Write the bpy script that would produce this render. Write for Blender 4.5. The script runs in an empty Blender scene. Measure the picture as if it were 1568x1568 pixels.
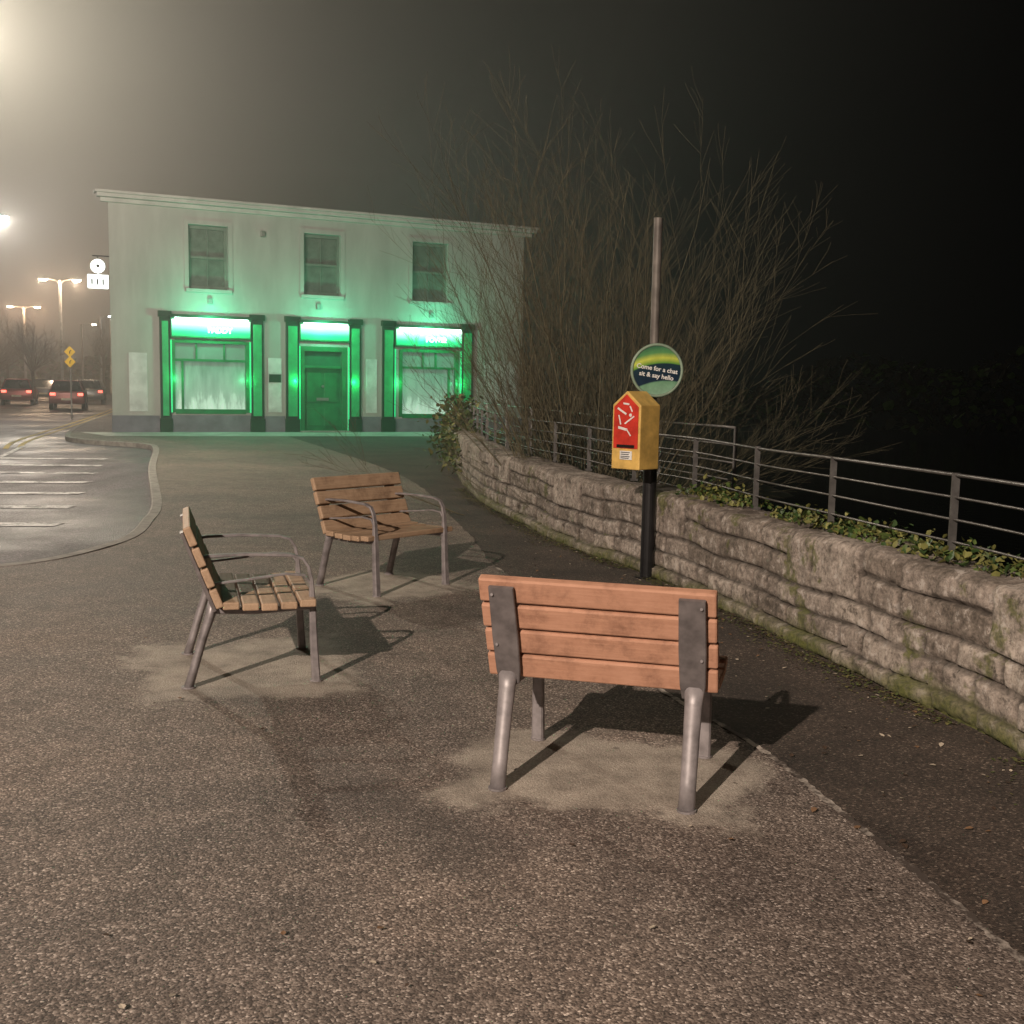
import bpy, bmesh, math, random, bisect
from mathutils import Vector, Matrix, noise
random.seed(7)
scene=bpy.context.scene
scene.view_settings.view_transform='Standard'
scene.view_settings.look='None'
scene.view_settings.exposure=0

# ---------------------------------------------------------------- helpers
class NT:
    def __init__(s,name,vol=False):
        s.m=bpy.data.materials.new(name); s.m.use_nodes=True
        s.t=s.m.node_tree; s.t.nodes.clear()
        s.out=s.t.nodes.new('ShaderNodeOutputMaterial')
    def n(s,ty,ins=None,**kw):
        nd=s.t.nodes.new(ty)
        for k,v in kw.items(): setattr(nd,k,v)
        if ins:
            for k,v in ins.items(): s.set(nd,k,v)
        return nd
    def set(s,nd,k,v):
        sock=nd.inputs[k]
        if isinstance(v,bpy.types.NodeSocket): s.t.links.new(v,sock)
        else: sock.default_value=v
    def bsdf(s,**ins):
        b=s.n('ShaderNodeBsdfPrincipled')
        for k,v in ins.items(): s.set(b,k.replace('_',' '),v)
        s.t.links.new(b.outputs[0],s.out.inputs[0]); return b
    def pos(s): return s.n('ShaderNodeTexCoord').outputs['Object']
    def noise(s,vec,scale,detail=3,rough=.6):
        return s.n('ShaderNodeTexNoise',{'Vector':vec,'Scale':scale,'Detail':detail,'Roughness':rough}).outputs['Fac']
    def ramp(s,fac,stops,interp='LINEAR'):
        r=s.n('ShaderNodeValToRGB'); r.color_ramp.interpolation=interp
        e=r.color_ramp.elements
        while len(e)<len(stops): e.new(.5)
        for el,(p,c) in zip(e,stops):
            el.position=p; el.color=(c[0],c[1],c[2],1) if not isinstance(c,(int,float)) else (c,c,c,1)
        s.t.links.new(fac,r.inputs[0]); return r.outputs[0]
    def mix(s,fac,a,b,mode='MIX'):
        m=s.n('ShaderNodeMix',data_type='RGBA',blend_type=mode)
        s.set(m,0,fac)
        for i,v in ((6,a),(7,b)):
            if isinstance(v,tuple): v=(v[0],v[1],v[2],1)
            s.set(m,i,v)
        return m.outputs[2]
    def math(s,op,a,b=0.0,c=None):
        m=s.n('ShaderNodeMath',operation=op); s.set(m,0,a); s.set(m,1,b)
        if c is not None: s.set(m,2,c)
        return m.outputs[0]
    def bump(s,h,st=.5,d=.01):
        return s.n('ShaderNodeBump',{'Height':h,'Strength':st,'Distance':d}).outputs[0]

def basic(name,col,rough=.6,metal=0,var=.25,scale=8,emis=None,es=0,bump=0):
    t=NT(name); p=t.pos(); nz=t.noise(p,scale,3)
    c=t.mix(t.ramp(nz,[(.3,0),(.7,1)]),tuple(x*(1-var) for x in col),tuple(min(1,x*(1+var)) for x in col))
    k=dict(Base_Color=c,Roughness=rough,Metallic=metal)
    if emis: k['Emission_Color']=(*emis,1); k['Emission_Strength']=es
    if bump: k['Normal']=t.bump(t.noise(p,scale*6,3),bump,.01)
    t.bsdf(**k); return t.m

def link(o,parent=None):
    scene.collection.objects.link(o)
    if parent: o.parent=parent
    return o
def empty(name,loc=(0,0,0),rot=0):
    e=bpy.data.objects.new(name,None); e.location=loc; e.rotation_euler=(0,0,rot); e.empty_display_size=.2
    return link(e)
def mesh_obj(name,bm,mat,parent=None,smooth=False,recalc=True):
    if recalc: bmesh.ops.recalc_face_normals(bm,faces=bm.faces)
    me=bpy.data.meshes.new(name); bm.to_mesh(me); bm.free()
    if smooth:
        for p in me.polygons: p.use_smooth=True
    for m in (mat if isinstance(mat,list) else [mat]): me.materials.append(m)
    return link(bpy.data.objects.new(name,me),parent)
def box(bm,x0,x1,y0,y1,z0,z1,bev=0,M=None,mi=0):
    vs=[bm.verts.new((x,y,z)) for x in (x0,x1) for y in (y0,y1) for z in (z0,z1)]
    fs=[bm.faces.new([vs[i] for i in f]) for f in ((0,1,3,2),(4,6,7,5),(0,4,5,1),(2,3,7,6),(0,2,6,4),(1,5,7,3))]
    for f in fs: f.material_index=mi
    if M is not None:
        for v in vs: v.co=M@v.co
    if bev:
        es=list({e for f in fs for e in f.edges})
        bmesh.ops.bevel(bm,geom=es,offset=bev,segments=2,profile=.5,affect='EDGES')
def tube(bm,pts,rad,seg=8,cap=True,mi=0):
    n=len(pts); pts=[Vector(p) for p in pts]
    if not isinstance(rad,(list,tuple)): rad=[rad]*n
    rings=[]; up=None
    for i,p in enumerate(pts):
        d=(pts[min(i+1,n-1)]-pts[max(i-1,0)]).normalized()
        if up is None:
            a=Vector((0,0,1)) if abs(d.z)<.9 else Vector((1,0,0))
            s=d.cross(a).normalized()
        else: s=(s-d*s.dot(d)).normalized()
        up=d.cross(s)
        rings.append([bm.verts.new(p+(s*math.cos(2*math.pi*k/seg)+up*math.sin(2*math.pi*k/seg))*rad[i]) for k in range(seg)])
    for a,b in zip(rings,rings[1:]):
        for k in range(seg):
            f=bm.faces.new((a[k],a[(k+1)%seg],b[(k+1)%seg],b[k])); f.material_index=mi
    if cap:
        bm.faces.new(rings[0][::-1]).material_index=mi; bm.faces.new(rings[-1]).material_index=mi
def barpath(bm,pts,w,t,lat=Vector((1,0,0)),rnd=.35):
    n=len(pts); pts=[Vector(p) for p in pts]
    W=w if isinstance(w,list) else [w]*n; T=t if isinstance(t,list) else [t]*n
    rings=[]
    for i,p in enumerate(pts):
        d=(pts[min(i+1,n-1)]-pts[max(i-1,0)]).normalized(); q=lat.cross(d).normalized()
        a=W[i]/2; b=T[i]/2
        if rnd>=1:
            prof=[(a*math.cos(2*math.pi*k/16),b*math.sin(2*math.pi*k/16)) for k in range(16)][::-1]
        else:
            ch=min(a,b)*rnd
            prof=[(a-ch,b),(a,b-ch),(a,-b+ch),(a-ch,-b),(-a+ch,-b),(-a,-b+ch),(-a,b-ch),(-a+ch,b)]
        rings.append([bm.verts.new(p+lat*x+q*y) for x,y in prof])
    m=len(rings[0])
    for r0,r1 in zip(rings,rings[1:]):
        for k in range(m): bm.faces.new((r0[k],r0[(k+1)%m],r1[(k+1)%m],r1[k]))
    bm.faces.new(rings[0][::-1]); bm.faces.new(rings[-1])
def poly(name,pts,z,mat,parent=None,thick=0):
    bm=bmesh.new(); vs=[bm.verts.new((x,y,z)) for x,y in pts]; f=bm.faces.new(vs)
    if thick:
        r=bmesh.ops.extrude_face_region(bm,geom=[f])
        for v in r['geom']:
            if isinstance(v,bmesh.types.BMVert): v.co.z-=thick
    bmesh.ops.recalc_face_normals(bm,faces=bm.faces)
    if not thick:
        f=list(bm.faces)[0]
        if f.normal.z<0: f.normal_flip()
    me=bpy.data.meshes.new(name); bm.to_mesh(me); bm.free(); me.materials.append(mat)
    return link(bpy.data.objects.new(name,me),parent)
def resample(pts,step):
    pts=[Vector((p[0],p[1],0)) for p in pts]
    dense=[]
    for i in range(len(pts)-1):
        p0=pts[max(i-1,0)];p1=pts[i];p2=pts[i+1];p3=pts[min(i+2,len(pts)-1)]
        for k in range(30):
            t=k/30
            dense.append(.5*((2*p1)+(p2-p0)*t+(2*p0-5*p1+4*p2-p3)*t*t+(3*p1-p0-3*p2+p3)*t**3))
    dense.append(pts[-1])
    s=0; res=[dense[0].copy()]; nxt=step
    for a,b in zip(dense,dense[1:]):
        l=(b-a).length
        while s+l>=nxt:
            res.append(a.lerp(b,(nxt-s)/l)); nxt+=step
        s+=l
    return res
def ribbon(name,pts,w,z,mat,step=.2,jit=0.0,off=0):
    P=resample(pts,step); bm=bmesh.new(); prev=None
    for i,p in enumerate(P):
        d=(P[min(i+1,len(P)-1)]-P[max(i-1,0)]).normalized(); q=Vector((d.y,-d.x,0))
        a=bm.verts.new(p+q*(off-w/2-random.uniform(0,jit))+Vector((0,0,z)))
        b=bm.verts.new(p+q*(off+w/2+random.uniform(0,jit))+Vector((0,0,z)))
        if prev: bm.faces.new((prev[0],prev[1],b,a))
        prev=(a,b)
    bmesh.ops.recalc_face_normals(bm,faces=bm.faces)
    for f in bm.faces:
        if f.normal.z<0: f.normal_flip()
    return mesh_obj(name,bm,mat,recalc=False)

# ---------------------------------------------------------------- materials
def chips(t,p,scale,stops):
    v=t.n('ShaderNodeTexVoronoi',{'Vector':p,'Scale':scale})
    sep=t.n('ShaderNodeSeparateColor',{0:v.outputs['Color']})
    return t.ramp(sep.outputs[0],stops),v.outputs['Distance']
def box_mask(t,p,cx,cy,ang,a,b,nz,soft=.12,amp=.7):
    m=t.n('ShaderNodeMapping',{'Vector':p}); m.vector_type='TEXTURE'
    m.inputs['Location'].default_value=(cx,cy,0); m.inputs['Rotation'].default_value=(0,0,ang)
    s=t.n('ShaderNodeSeparateXYZ',{0:m.outputs[0]})
    dx=t.math('SUBTRACT',t.math('ABSOLUTE',s.outputs[0]),a)
    dy=t.math('SUBTRACT',t.math('ABSOLUTE',s.outputs[1]),b)
    d=t.math('MAXIMUM',dx,dy)
    d=t.math('ADD',d,t.math('MULTIPLY',t.math('SUBTRACT',nz,.5),amp))
    mr=t.n('ShaderNodeMapRange',{0:d,1:-soft,2:soft,3:1.0,4:0.0}); mr.interpolation_type='SMOOTHSTEP'
    return mr.outputs[0]
def mat_pavement():
    t=NT('plaza_asphalt'); p=t.pos()
    c,d=chips(t,p,135,[(0,(.055,.046,.041)),(.4,(.13,.106,.092)),(.8,(.225,.187,.162)),(.94,(.36,.31,.275)),(1,(.56,.50,.45))])
    big=t.noise(p,.55,4,.62); nz=t.noise(p,4.0,4,.68); fine=t.noise(p,75,3,.7)
    c=t.mix(1.0,c,t.ramp(fine,[(.3,(.74,.72,.71)),(.7,(1.25,1.25,1.25))]),'MULTIPLY')
    c=t.mix(1.0,c,t.ramp(big,[(.3,(.66,.65,.66)),(.5,(.97,.95,.93)),(.72,(1.32,1.25,1.18))]),'MULTIPLY')
    c=t.mix(1.0,c,t.ramp(nz,[(.3,(.76,.76,.76)),(.62,(1.1,1.1,1.1))]),'MULTIPLY')
    pads=None; e2=t.noise(p,2.1,5,.75)
    for (cx,cy,ang,a,b) in ((.42,4.50,-.25,.60,.44),(-1.47,6.08,1.9,.64,.56),(-1.02,8.7,.85,.60,.54)):
        m=box_mask(t,p,cx,cy,ang,a,b,e2,.09,.85)
        pads=m if pads is None else t.math('MAXIMUM',pads,m)
    pc=t.ramp(fine,[(.25,(.25,.22,.185)),(.5,(.40,.355,.30)),(.8,(.52,.47,.405))])
    pc=t.mix(1.0,pc,t.ramp(nz,[(.3,(.55,.54,.53)),(.6,(1.08,1.08,1.08))]),'MULTIPLY')
    c=t.mix(t.math('MULTIPLY',pads,.80),c,pc)
    v=t.n('ShaderNodeTexVoronoi',{'Vector':p,'Scale':2.3})
    gum=t.ramp(v.outputs['Distance'],[(.03,1),(.05,0)])
    c=t.mix(t.math('MULTIPLY',gum,.45),c,(.04,.035,.033))
    shadow_band=box_mask(t,p,-.75,4.55,-.99,1.35,.10,big,.14)  # faint band of shadow, painted into the paving colour
    c=t.mix(t.math('MULTIPLY',shadow_band,.40),c,(.05,.043,.04))
    h=t.math('MULTIPLY',d,-1.0)
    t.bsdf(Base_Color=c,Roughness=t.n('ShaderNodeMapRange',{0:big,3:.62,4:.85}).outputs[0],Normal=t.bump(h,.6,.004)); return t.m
def mat_road():
    t=NT('road_asphalt'); p=t.pos()
    c,d=chips(t,p,70,[(0,(.035,.031,.034)),(.7,(.10,.088,.094)),(1,(.22,.20,.20))])
    big=t.noise(p,.35,4,.6)
    c=t.mix(1.0,c,t.ramp(big,[(.3,(.6,.6,.62)),(.7,(1.35,1.3,1.35))]),'MULTIPLY')
    m=t.n('ShaderNodeMapping',{'Vector':p}); m.inputs['Rotation'].default_value=(0,0,.31); m.inputs['Scale'].default_value=(2.2,.25,1)
    tr=t.noise(m.outputs[0],.8,3,.6)
    c=t.mix(1.0,c,t.ramp(tr,[(.35,(.65,.65,.65)),(.6,(1.15,1.12,1.15))]),'MULTIPLY')
    r=t.ramp(big,[(.34,.36),(.62,.7)])
    t.bsdf(Base_Color=c,Roughness=r,Normal=t.bump(d,.6,.006)); return t.m
def mat_path():
    t=NT('path_tarmac'); p=t.pos()
    c,d=chips(t,p,130,[(0,(.022,.018,.015)),(.75,(.068,.052,.044)),(.95,(.12,.095,.08)),(1,(.26,.22,.19))])
    c=t.mix(1.0,c,t.ramp(t.noise(p,1.3,4,.68),[(.3,(.5,.5,.48)),(.7,(1.35,1.28,1.2))]),'MULTIPLY')
    v=t.n('ShaderNodeTexVoronoi',{'Vector':p,'Scale':5})
    c=t.mix(t.ramp(v.outputs['Distance'],[(.05,.5),(.08,0)]),c,(.012,.01,.008))
    t.bsdf(Base_Color=c,Roughness=.8,Normal=t.bump(d,.5,.005)); return t.m
def mat_worn(name,col,base,thr=.5,scale=6,rough=.7):
    t=NT(name); p=t.pos()
    f=t.ramp(t.noise(p,scale,6,.78),[(thr-.04,0),(thr+.06,1)])
    c=t.mix(f,base,col)
    t.bsdf(Base_Color=c,Roughness=rough); return t.m
def mat_wood(name,a,b):
    t=NT(name); p=t.pos()
    m=t.n('ShaderNodeMapping',{'Vector':p}); m.inputs['Scale'].default_value=(1.5,30,30)
    g=t.noise(m.outputs[0],3,4,.7)
    c=t.mix(t.ramp(g,[(.3,0),(.7,1)]),a,b)
    s=t.noise(p,7,5,.74)
    c=t.mix(1.0,c,t.ramp(s,[(.3,(.60,.58,.58)),(.5,(1,1,1)),(.75,(1.15,1.18,1.22))]),'MULTIPLY')
    t.bsdf(Base_Color=c,Roughness=t.n('ShaderNodeMapRange',{0:s,3:.5,4:.8}).outputs[0],Normal=t.bump(g,.3,.004)); return t.m
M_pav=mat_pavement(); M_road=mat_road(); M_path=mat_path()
M_wood=mat_wood('bench_slat_brown',(.40,.205,.13),(.48,.26,.17))
M_wood_lit=mat_wood('bench_slat_lit',(.33,.22,.14),(.44,.31,.205))  # same brown slats, with the tan cast of the light mixed into the colour
M_metal=basic('bench_metal',(.25,.23,.235),.45,.25,.3,14)
M_brk=basic('bench_bracket_metal',(.15,.135,.135),.55,.2,.35,12)
M_conc=basic('kerb_concrete',(.27,.25,.23),.8,0,.35,6,bump=.3)
M_black=basic('post_black',(.012,.012,.013),.35,0,.3,10)
M_galv=basic('galvanised',(.30,.29,.28),.5,.6,.2,20)

# ---------------------------------------------------------------- ground
WALL=[(2.62,1.2),(2.5,3.2),(2.33,4.8),(2.0,6.2),(1.64,7.83),(1.21,9.34),(.52,11.35),(-.20,14.26),(-.65,16.88),(-1.25,23.0),(-1.95,32.0)]
backline=[(x+.42,y+.1) for x,y in WALL]
gp=[(-400,-60),(3.1,-60),(3.1,1.2)]+backline[1:]+[(-1.4,34),(3.5,38),(3.5,60),(-2,600),(-400,600)]
poly('ground',gp,-.11,M_road)
kerbpts=[(-18.1,50),(-15.2,39.5),(-12.5,31.1),(-11.2,28.8),(-9.2,27.4),(-8.3,25.7),(-6.5,19.9),(-4.62,14.3),(-4.12,12.4),(-3.88,11.2),(-3.92,10.2),(-4.2,9.4),(-4.9,9.0),(-6.5,8.75),(-12,8.4),(-30,7.4)]
ks=[(p.x+0,p.y) for p in resample(kerbpts,.3)]
pv=[(-30,-6),(2.75,-6)]+[(x+.12,y) for x,y in WALL]+[(-1.8,34.4),(.6,38.4),(.6,46),(-16,62),(-21,62)]+ks
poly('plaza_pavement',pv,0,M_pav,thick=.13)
Pk=resample(kerbpts,.3); bm=bmesh.new(); prev=None
for i,p in enumerate(Pk):
    d=(Pk[min(i+1,len(Pk)-1)]-Pk[max(i-1,0)]).normalized(); q=Vector((d.y,-d.x,0))
    jz=random.uniform(-.003,.003)
    r=[bm.verts.new(p+q*.06+Vector((0,0,-.14))),bm.verts.new(p+q*.06+Vector((0,0,.002+jz))),bm.verts.new(p+q*.04+Vector((0,0,.010+jz))),bm.verts.new(p-q*.07+Vector((0,0,.008+jz))),bm.verts.new(p-q*.07+Vector((0,0,-.02)))]
    if prev:
        for k in range(4): bm.faces.new((prev[k],prev[k+1],r[k+1],r[k]))
    prev=r
mesh_obj('kerb',bm,M_conc)
seam=[(-6.9,33.2),(-2.2,20.12),(-.64,12.82),(-.13,9.63),(.42,7.4),(.78,5.85),(1.11,4.88),(1.27,4.11),(1.47,2.96),(1.6,1.5),(1.7,-1)]
sp=[(p.x+.03*noise.noise(Vector((p.y*3,0,0))),p.y) for p in resample(seam,.15)]
wl=[(p.x+.02,p.y) for p in resample(WALL,.5)]
poly('riverside_path',sp+[(2.6,-1)]+wl+[(-2.6,33.2)],.004,M_path)
ribbon('path_edging',[s for s in seam if s[1]<9.7],.018,.009,mat_worn('edging_concrete',(.46,.41,.36),(.07,.056,.048),.53,2.6),step=.025,jit=.014)
ax=Vector((.8995,.4368,0)); Lc=Vector((-11.80,32.68,0)); nn=Vector((.4368,-.8995,0))
def fw(u,w,z=0): return Lc+ax*u+nn*w+Vector((0,0,z))
poly('shopfront_footpath',[tuple(fw(u,w)[:2]) for u,w in ((-.9,.02),(-.4,2.3),(3,2.6),(8,2.9),(11,2.6),(11.2,.02))],.008,basic('footpath_concrete',(.42,.40,.39),.5,0,.3,1.5,bump=.2))

M_yel=mat_worn('yellow_line_paint',(.55,.40,.10),(.12,.10,.08),.42,3)
M_wht=mat_worn('white_line_paint',(.62,.60,.61),(.10,.09,.094),.48,2.2,.6)
yl=[(-11.6,26.0),(-12.9,29.6),(-15.6,39.5),(-18.5,50),(-22,62)]
ribbon('yellow_line',yl,.12,-.102,M_yel,step=.5)
ribbon('yellow_line',[(x-.3,y-.05) for x,y in yl],.12,-.102,M_yel,step=.5)
bm=bmesh.new()
for k in range(7):
    y0=12.6+k*1.75; x1=-4.9-(y0-12.6)*.315-.35; w=.34
    x0=x1-2.0-k*.1
    vs=[bm.verts.new(v) for v in ((x0,y0-.35,-.103),(x1,y0,-.103),(x1,y0+w,-.103),(x0,y0+w-.35,-.103))]
    bm.faces.new(vs)
for (a,b) in (((-7.4,12.3),(-12.0,27.2)),((-9.6,12.3),(-14.2,26.8))):
    A=Vector((*a,-.1005)); B=Vector((*b,-.1005)); d=(B-A).normalized(); q=Vector((d.y,-d.x,0))*.06
    bm.faces.new([bm.verts.new(v) for v in (A-q,A+q,B+q,B-q)])
bmesh.ops.recalc_face_normals(bm,faces=bm.faces)
for f in bm.faces:
    if f.normal.z<0: f.normal_flip()
mesh_obj('parking_bay_marking',bm,M_wht,recalc=False)

# river and bank
bm=bmesh.new(); B=[(3.1,-60,0)]+[(x,y,0) for x,y in backline]+[(-1.4,34,0),(3.5,38,0),(3.5,60,0),(-2,600,0)]
rows=[]
for j in range(9):
    f=j/8; rows.append([bm.verts.new((x+f*7,y,-.12-2.1*(f**.8)+random.uniform(-.06,.06)*(0<j<8))) for x,y,_ in B])
for a,b in zip(rows,rows[1:]):
    for k in range(len(a)-1): bm.faces.new((a[k],b[k],b[k+1],a[k+1]))
mesh_obj('river_bank',bm,basic('bank_soil',(.025,.028,.015),.95,0,.5,3,bump=.5))
t=NT('river_water'); p=t.pos()
t.bsdf(Base_Color=(.003,.004,.004,1),Roughness=.12,Normal=t.bump(t.noise(p,2.5,3),.25,.05))
poly('river',[(3,-60),(400,-60),(400,600),(-2,600),(3,60)],-2.0,t.m)

# ---------------------------------------------------------------- stone wall
def mat_stone():
    t=NT('wall_limestone'); p=t.pos()
    at=t.n('ShaderNodeAttribute',attribute_name='tint'); s=t.n('ShaderNodeSeparateColor',{0:at.outputs['Color']})
    c=t.ramp(s.outputs[0],[(0,(.20,.17,.145)),(.5,(.30,.26,.23)),(1,(.39,.345,.305))])
    n1=t.noise(p,5,6,.78)
    c=t.mix(1.0,c,t.ramp(n1,[(.33,(.30,.28,.25)),(.47,(.82,.80,.77)),(.66,(1.35,1.33,1.3))]),'MULTIPLY')
    n2=t.noise(p,36,4,.78)
    c=t.mix(1.0,c,t.ramp(n2,[(.33,(.5,.5,.5)),(.58,(1.15,1.15,1.15))]),'MULTIPLY')
    n3=t.noise(p,10,5,.78)
    c=t.mix(t.ramp(n3,[(.56,0),(.63,.65)]),c,(.48,.44,.40))
    c=t.mix(t.ramp(n3,[(.36,.75),(.43,0)]),c,(.075,.062,.05))
    c=t.mix(t.math('MULTIPLY',s.outputs[1],.88),c,(.03,.024,.019))
    z=t.n('ShaderNodeSeparateXYZ',{0:p}).outputs[2]
    mz=t.noise(p,1.9,5,.75)
    low=t.n('ShaderNodeMapRange',{0:t.math('ADD',z,t.math('MULTIPLY',mz,-.5)),1:-.26,2:-.10,3:1.0,4:0.0}).outputs[0]
    spots=t.ramp(mz,[(.58,0),(.64,.8)])
    c=t.mix(t.math('MAXIMUM',low,spots),c,t.ramp(n2,[(.3,(.035,.045,.01)),(.7,(.15,.155,.04))]))
    t.bsdf(Base_Color=c,Roughness=.9,Normal=t.bump(n2,.7,.012)); return t.m
SS=.018
Pw=resample(WALL,SS)
courses=[0,.10,.24,.38,.72]
joints=[]
tot=len(Pw)*SS
for ci in range(4):
    s=random.uniform(0,.3); L=[]
    while s<tot+1:
        L.append(s); s+=random.uniform(.16,.46) if ci<3 else random.uniform(.28,.80)
    joints.append(L)
bm=bmesh.new(); col=bm.verts.layers.float_color.new('tint')
prof=[(0,-.06)]+[(0,.0168*k) for k in range(0,41)]+[(.012,.688),(.03,.702),(.05,.708)]+[(.05+.04*k,.712) for k in range(1,9)]+[(.42,.70),(.44,.66),(.45,.3),(.45,-.9)]
prev=None
for i,p in enumerate(Pw):
    if p.y>15 and i%5: continue
    d=(Pw[min(i+1,len(Pw)-1)]-Pw[max(i-1,0)]).normalized(); q=Vector((d.y,-d.x,0))
    s=i*SS; ring=[]
    for (o,z) in prof:
        zz=z+.012*math.sin(s*1.7)+.008*math.sin(s*5.1)
        zj=z+.016*noise.noise(Vector((s*1.6,0,z)))
        ci=max(0,min(3,bisect.bisect_right(courses,zj)-1))
        J=joints[ci]; sj=s+.02*noise.noise(Vector((s*2,z*5,3)))
        k=bisect.bisect_right(J,sj)
        rb=(math.sin(k*12.9898+ci*78.233)*43758.5)%1
        split=.55 if (ci==3 and rb<.35) else None
        dj=min(abs(sj-J[k-1]) if k>0 else 9, abs(J[k]-sj) if k<len(J) else 9)
        dz=min(abs(zj-courses[ci]),abs(courses[ci+1]-zj)) if o==0 else 1
        if split and o==0:
            dz=min(dz,abs(zj-split))
            if zj>split: rb=(rb*7.3)%1
        dm=min(dj,dz)+.004*noise.noise(Vector((s*15,z*15,9)))
        mort=max(0,min(1,1.5-dm/.011))
        disp=rb*.022+.008*noise.noise(Vector((s*5,z*5,1)))+.010*noise.noise(Vector((s*14,z*14,4)))+.007*noise.noise(Vector((s*34,z*34,2)))-.034*mort
        if ci==0: disp+=.045
        if ci==1: disp+=.012
        dzt=(.012*noise.noise(Vector((s*5,o*6,7)))+.008*noise.noise(Vector((s*16,o*16,2)))+.008*rb-.012*mort) if o>0 else 0
        amp=1 if o<.06 else 0
        v=bm.verts.new(p+q*(o-disp*amp)+Vector((0,0,zz+dzt)))
        v[col]=(rb,mort if o<.3 else .2,0,1)
        ring.append(v)
    if prev:
        for a in range(len(ring)-1): bm.faces.new((prev[a],ring[a],ring[a+1],prev[a+1]))
    prev=ring
mesh_obj('stone_wall',bm,mat_stone(),smooth=True)

# ---------------------------------------------------------------- leaves
def leafmesh(name,pts,size,mats,parent=None,flat=False):
    bm=bmesh.new()
    for p in pts:
        s=size*random.uniform(.5,1.3)
        if flat: R=Matrix.Rotation(random.uniform(0,6.3),3,'Z')@Matrix.Rotation(random.uniform(-.35,.35),3,'X')
        else: R=Matrix.Rotation(random.uniform(0,6.3),3,'Z')@Matrix.Rotation(random.uniform(-1.2,1.2),3,'X')@Matrix.Rotation(random.uniform(-.7,.7),3,'Y')
        sh=[(0,-.5,0),(.38,-.2,.05),(.3,.2,.02),(0,.6,-.05),(-.3,.2,.02),(-.38,-.2,.05)]
        vs=[bm.verts.new(Vector(p)+R@(Vector(c)*s)) for c in sh]
        f1=bm.faces.new((vs[0],vs[1],vs[2],vs[3])); f2=bm.faces.new((vs[0],vs[3],vs[4],vs[5]))
        mi=random.randrange(len(mats)); f1.material_index=mi; f2.material_index=mi
    return mesh_obj(name,bm,mats,parent,recalc=False)
ivy=[basic('ivy_leaf_dark',(.035,.07,.018),.5,0,.4,5),basic('ivy_leaf_mid',(.08,.12,.03),.5,0,.4,5),basic('ivy_leaf_yellow',(.17,.17,.05),.6,0,.4,5)]
moss=[basic('moss_green',(.07,.09,.02),.95,0,.5,20),basic('moss_olive',(.12,.11,.035),.95,0,.5,20)]
brown=[basic('dead_leaf',(.18,.10,.05),.8,0,.4,9),basic('dead_leaf_pale',(.42,.36,.28),.8,0,.4,9),basic('dead_leaf_dark',(.05,.03,.018),.8,0,.4,9)]
wallfine=resample(WALL,.05)
def wallpt(y): return min(wallfine,key=lambda p:abs(p.y-y))
pts=[]
for _ in range(2300):
    y=random.uniform(4.2,9.3)
    c=noise.noise(Vector((y*1.3,0,0)))
    if c<-.12: continue
    p=wallpt(y); pts.append((p.x+random.uniform(.12,.5),y+random.uniform(-.05,.05),.72+abs(random.gauss(0,.03+.10*max(0,c)))))
leafmesh('ivy_on_wall',pts,.042,ivy+[ivy[2]])
pts=[]
for _ in range(2600):
    y=random.uniform(18.5,30); p=wallpt(y); dn=math.exp(-((y-24)/3.2)**2)
    pts.append((p.x+random.gauss(.15,.22),y,random.uniform(.1,.55+.85*dn)))
leafmesh('ivy_bush',pts,.11,ivy)
pts=[]
for _ in range(6500):
    y=random.uniform(3,17); p=wallpt(y)
    c=noise.noise(Vector((y*1.1,3,0)))
    if c<-.3: continue
    pts.append((p.x-.06-abs(random.gauss(0,.06+.16*max(0,c+.2))),y,.010+abs(random.gauss(0,.006))))
leafmesh('moss_strip',pts,.02,moss+[brown[2]],flat=True)
pts=[]
for _ in range(420):
    y=random.uniform(2.2,14); p=wallpt(y); pts.append((p.x-.05-random.random()**1.6*1.3,y,.014))
for _ in range(60):
    y=random.uniform(2.6,9); pts.append((random.uniform(-2.5,1.5),y,.012))
leafmesh('fallen_leaves',pts,.024,brown,flat=True)

# ---------------------------------------------------------------- railings
def railing(name,pts,ztop,zs,postsp,zbase,mat,rr=.012):
    e=empty(name); P=resample(pts,.25)
    bm=bmesh.new()
    for z in zs:
        r=rr*1.5 if z==zs[0] else rr
        tube(bm,[p+Vector((0,0,z+.006*math.sin(p.y*2.1))) for p in P],r,6)
    mesh_obj('rails',bm,mat,e,smooth=True)
    bm=bmesh.new(); n=int(postsp/.25)
    for p in P[::n]:
        box(bm,p.x-.02,p.x+.02,p.y-.008,p.y+.008,zbase(p),ztop+.01)
        box(bm,p.x-.035,p.x+.035,p.y-.03,p.y+.03,zbase(p),zbase(p)+.02)
    mesh_obj('posts',bm,mat,e)
M_rail=basic('railing_steel',(.14,.135,.13),.35,.5,.3,15)
M_rail2=basic('railing_galvanised',(.34,.33,.32),.4,.4,.2,15)
near=[(2.75,2.2),(2.68,4.0),(2.48,5.5),(2.17,6.6),(1.94,7.83),(1.60,9.5),(.95,11.5),(.2,14.4),(-.3,17.0),(-.9,23.1),(-1.55,31)]
railing('wall_railing',near,1.17,[1.17,1.05,.93,.81],1.25,lambda p:.70,M_rail,.0075)
farp=[(2.5,12.5),(1.6,16),(.5,20.5),(-.6,25.5),(-1.25,28.6)]
railing('riverside_railing',farp,1.17,[1.17,.97,.77,.57,.37],2.25,lambda p:-.6,M_rail2,.010)

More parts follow.
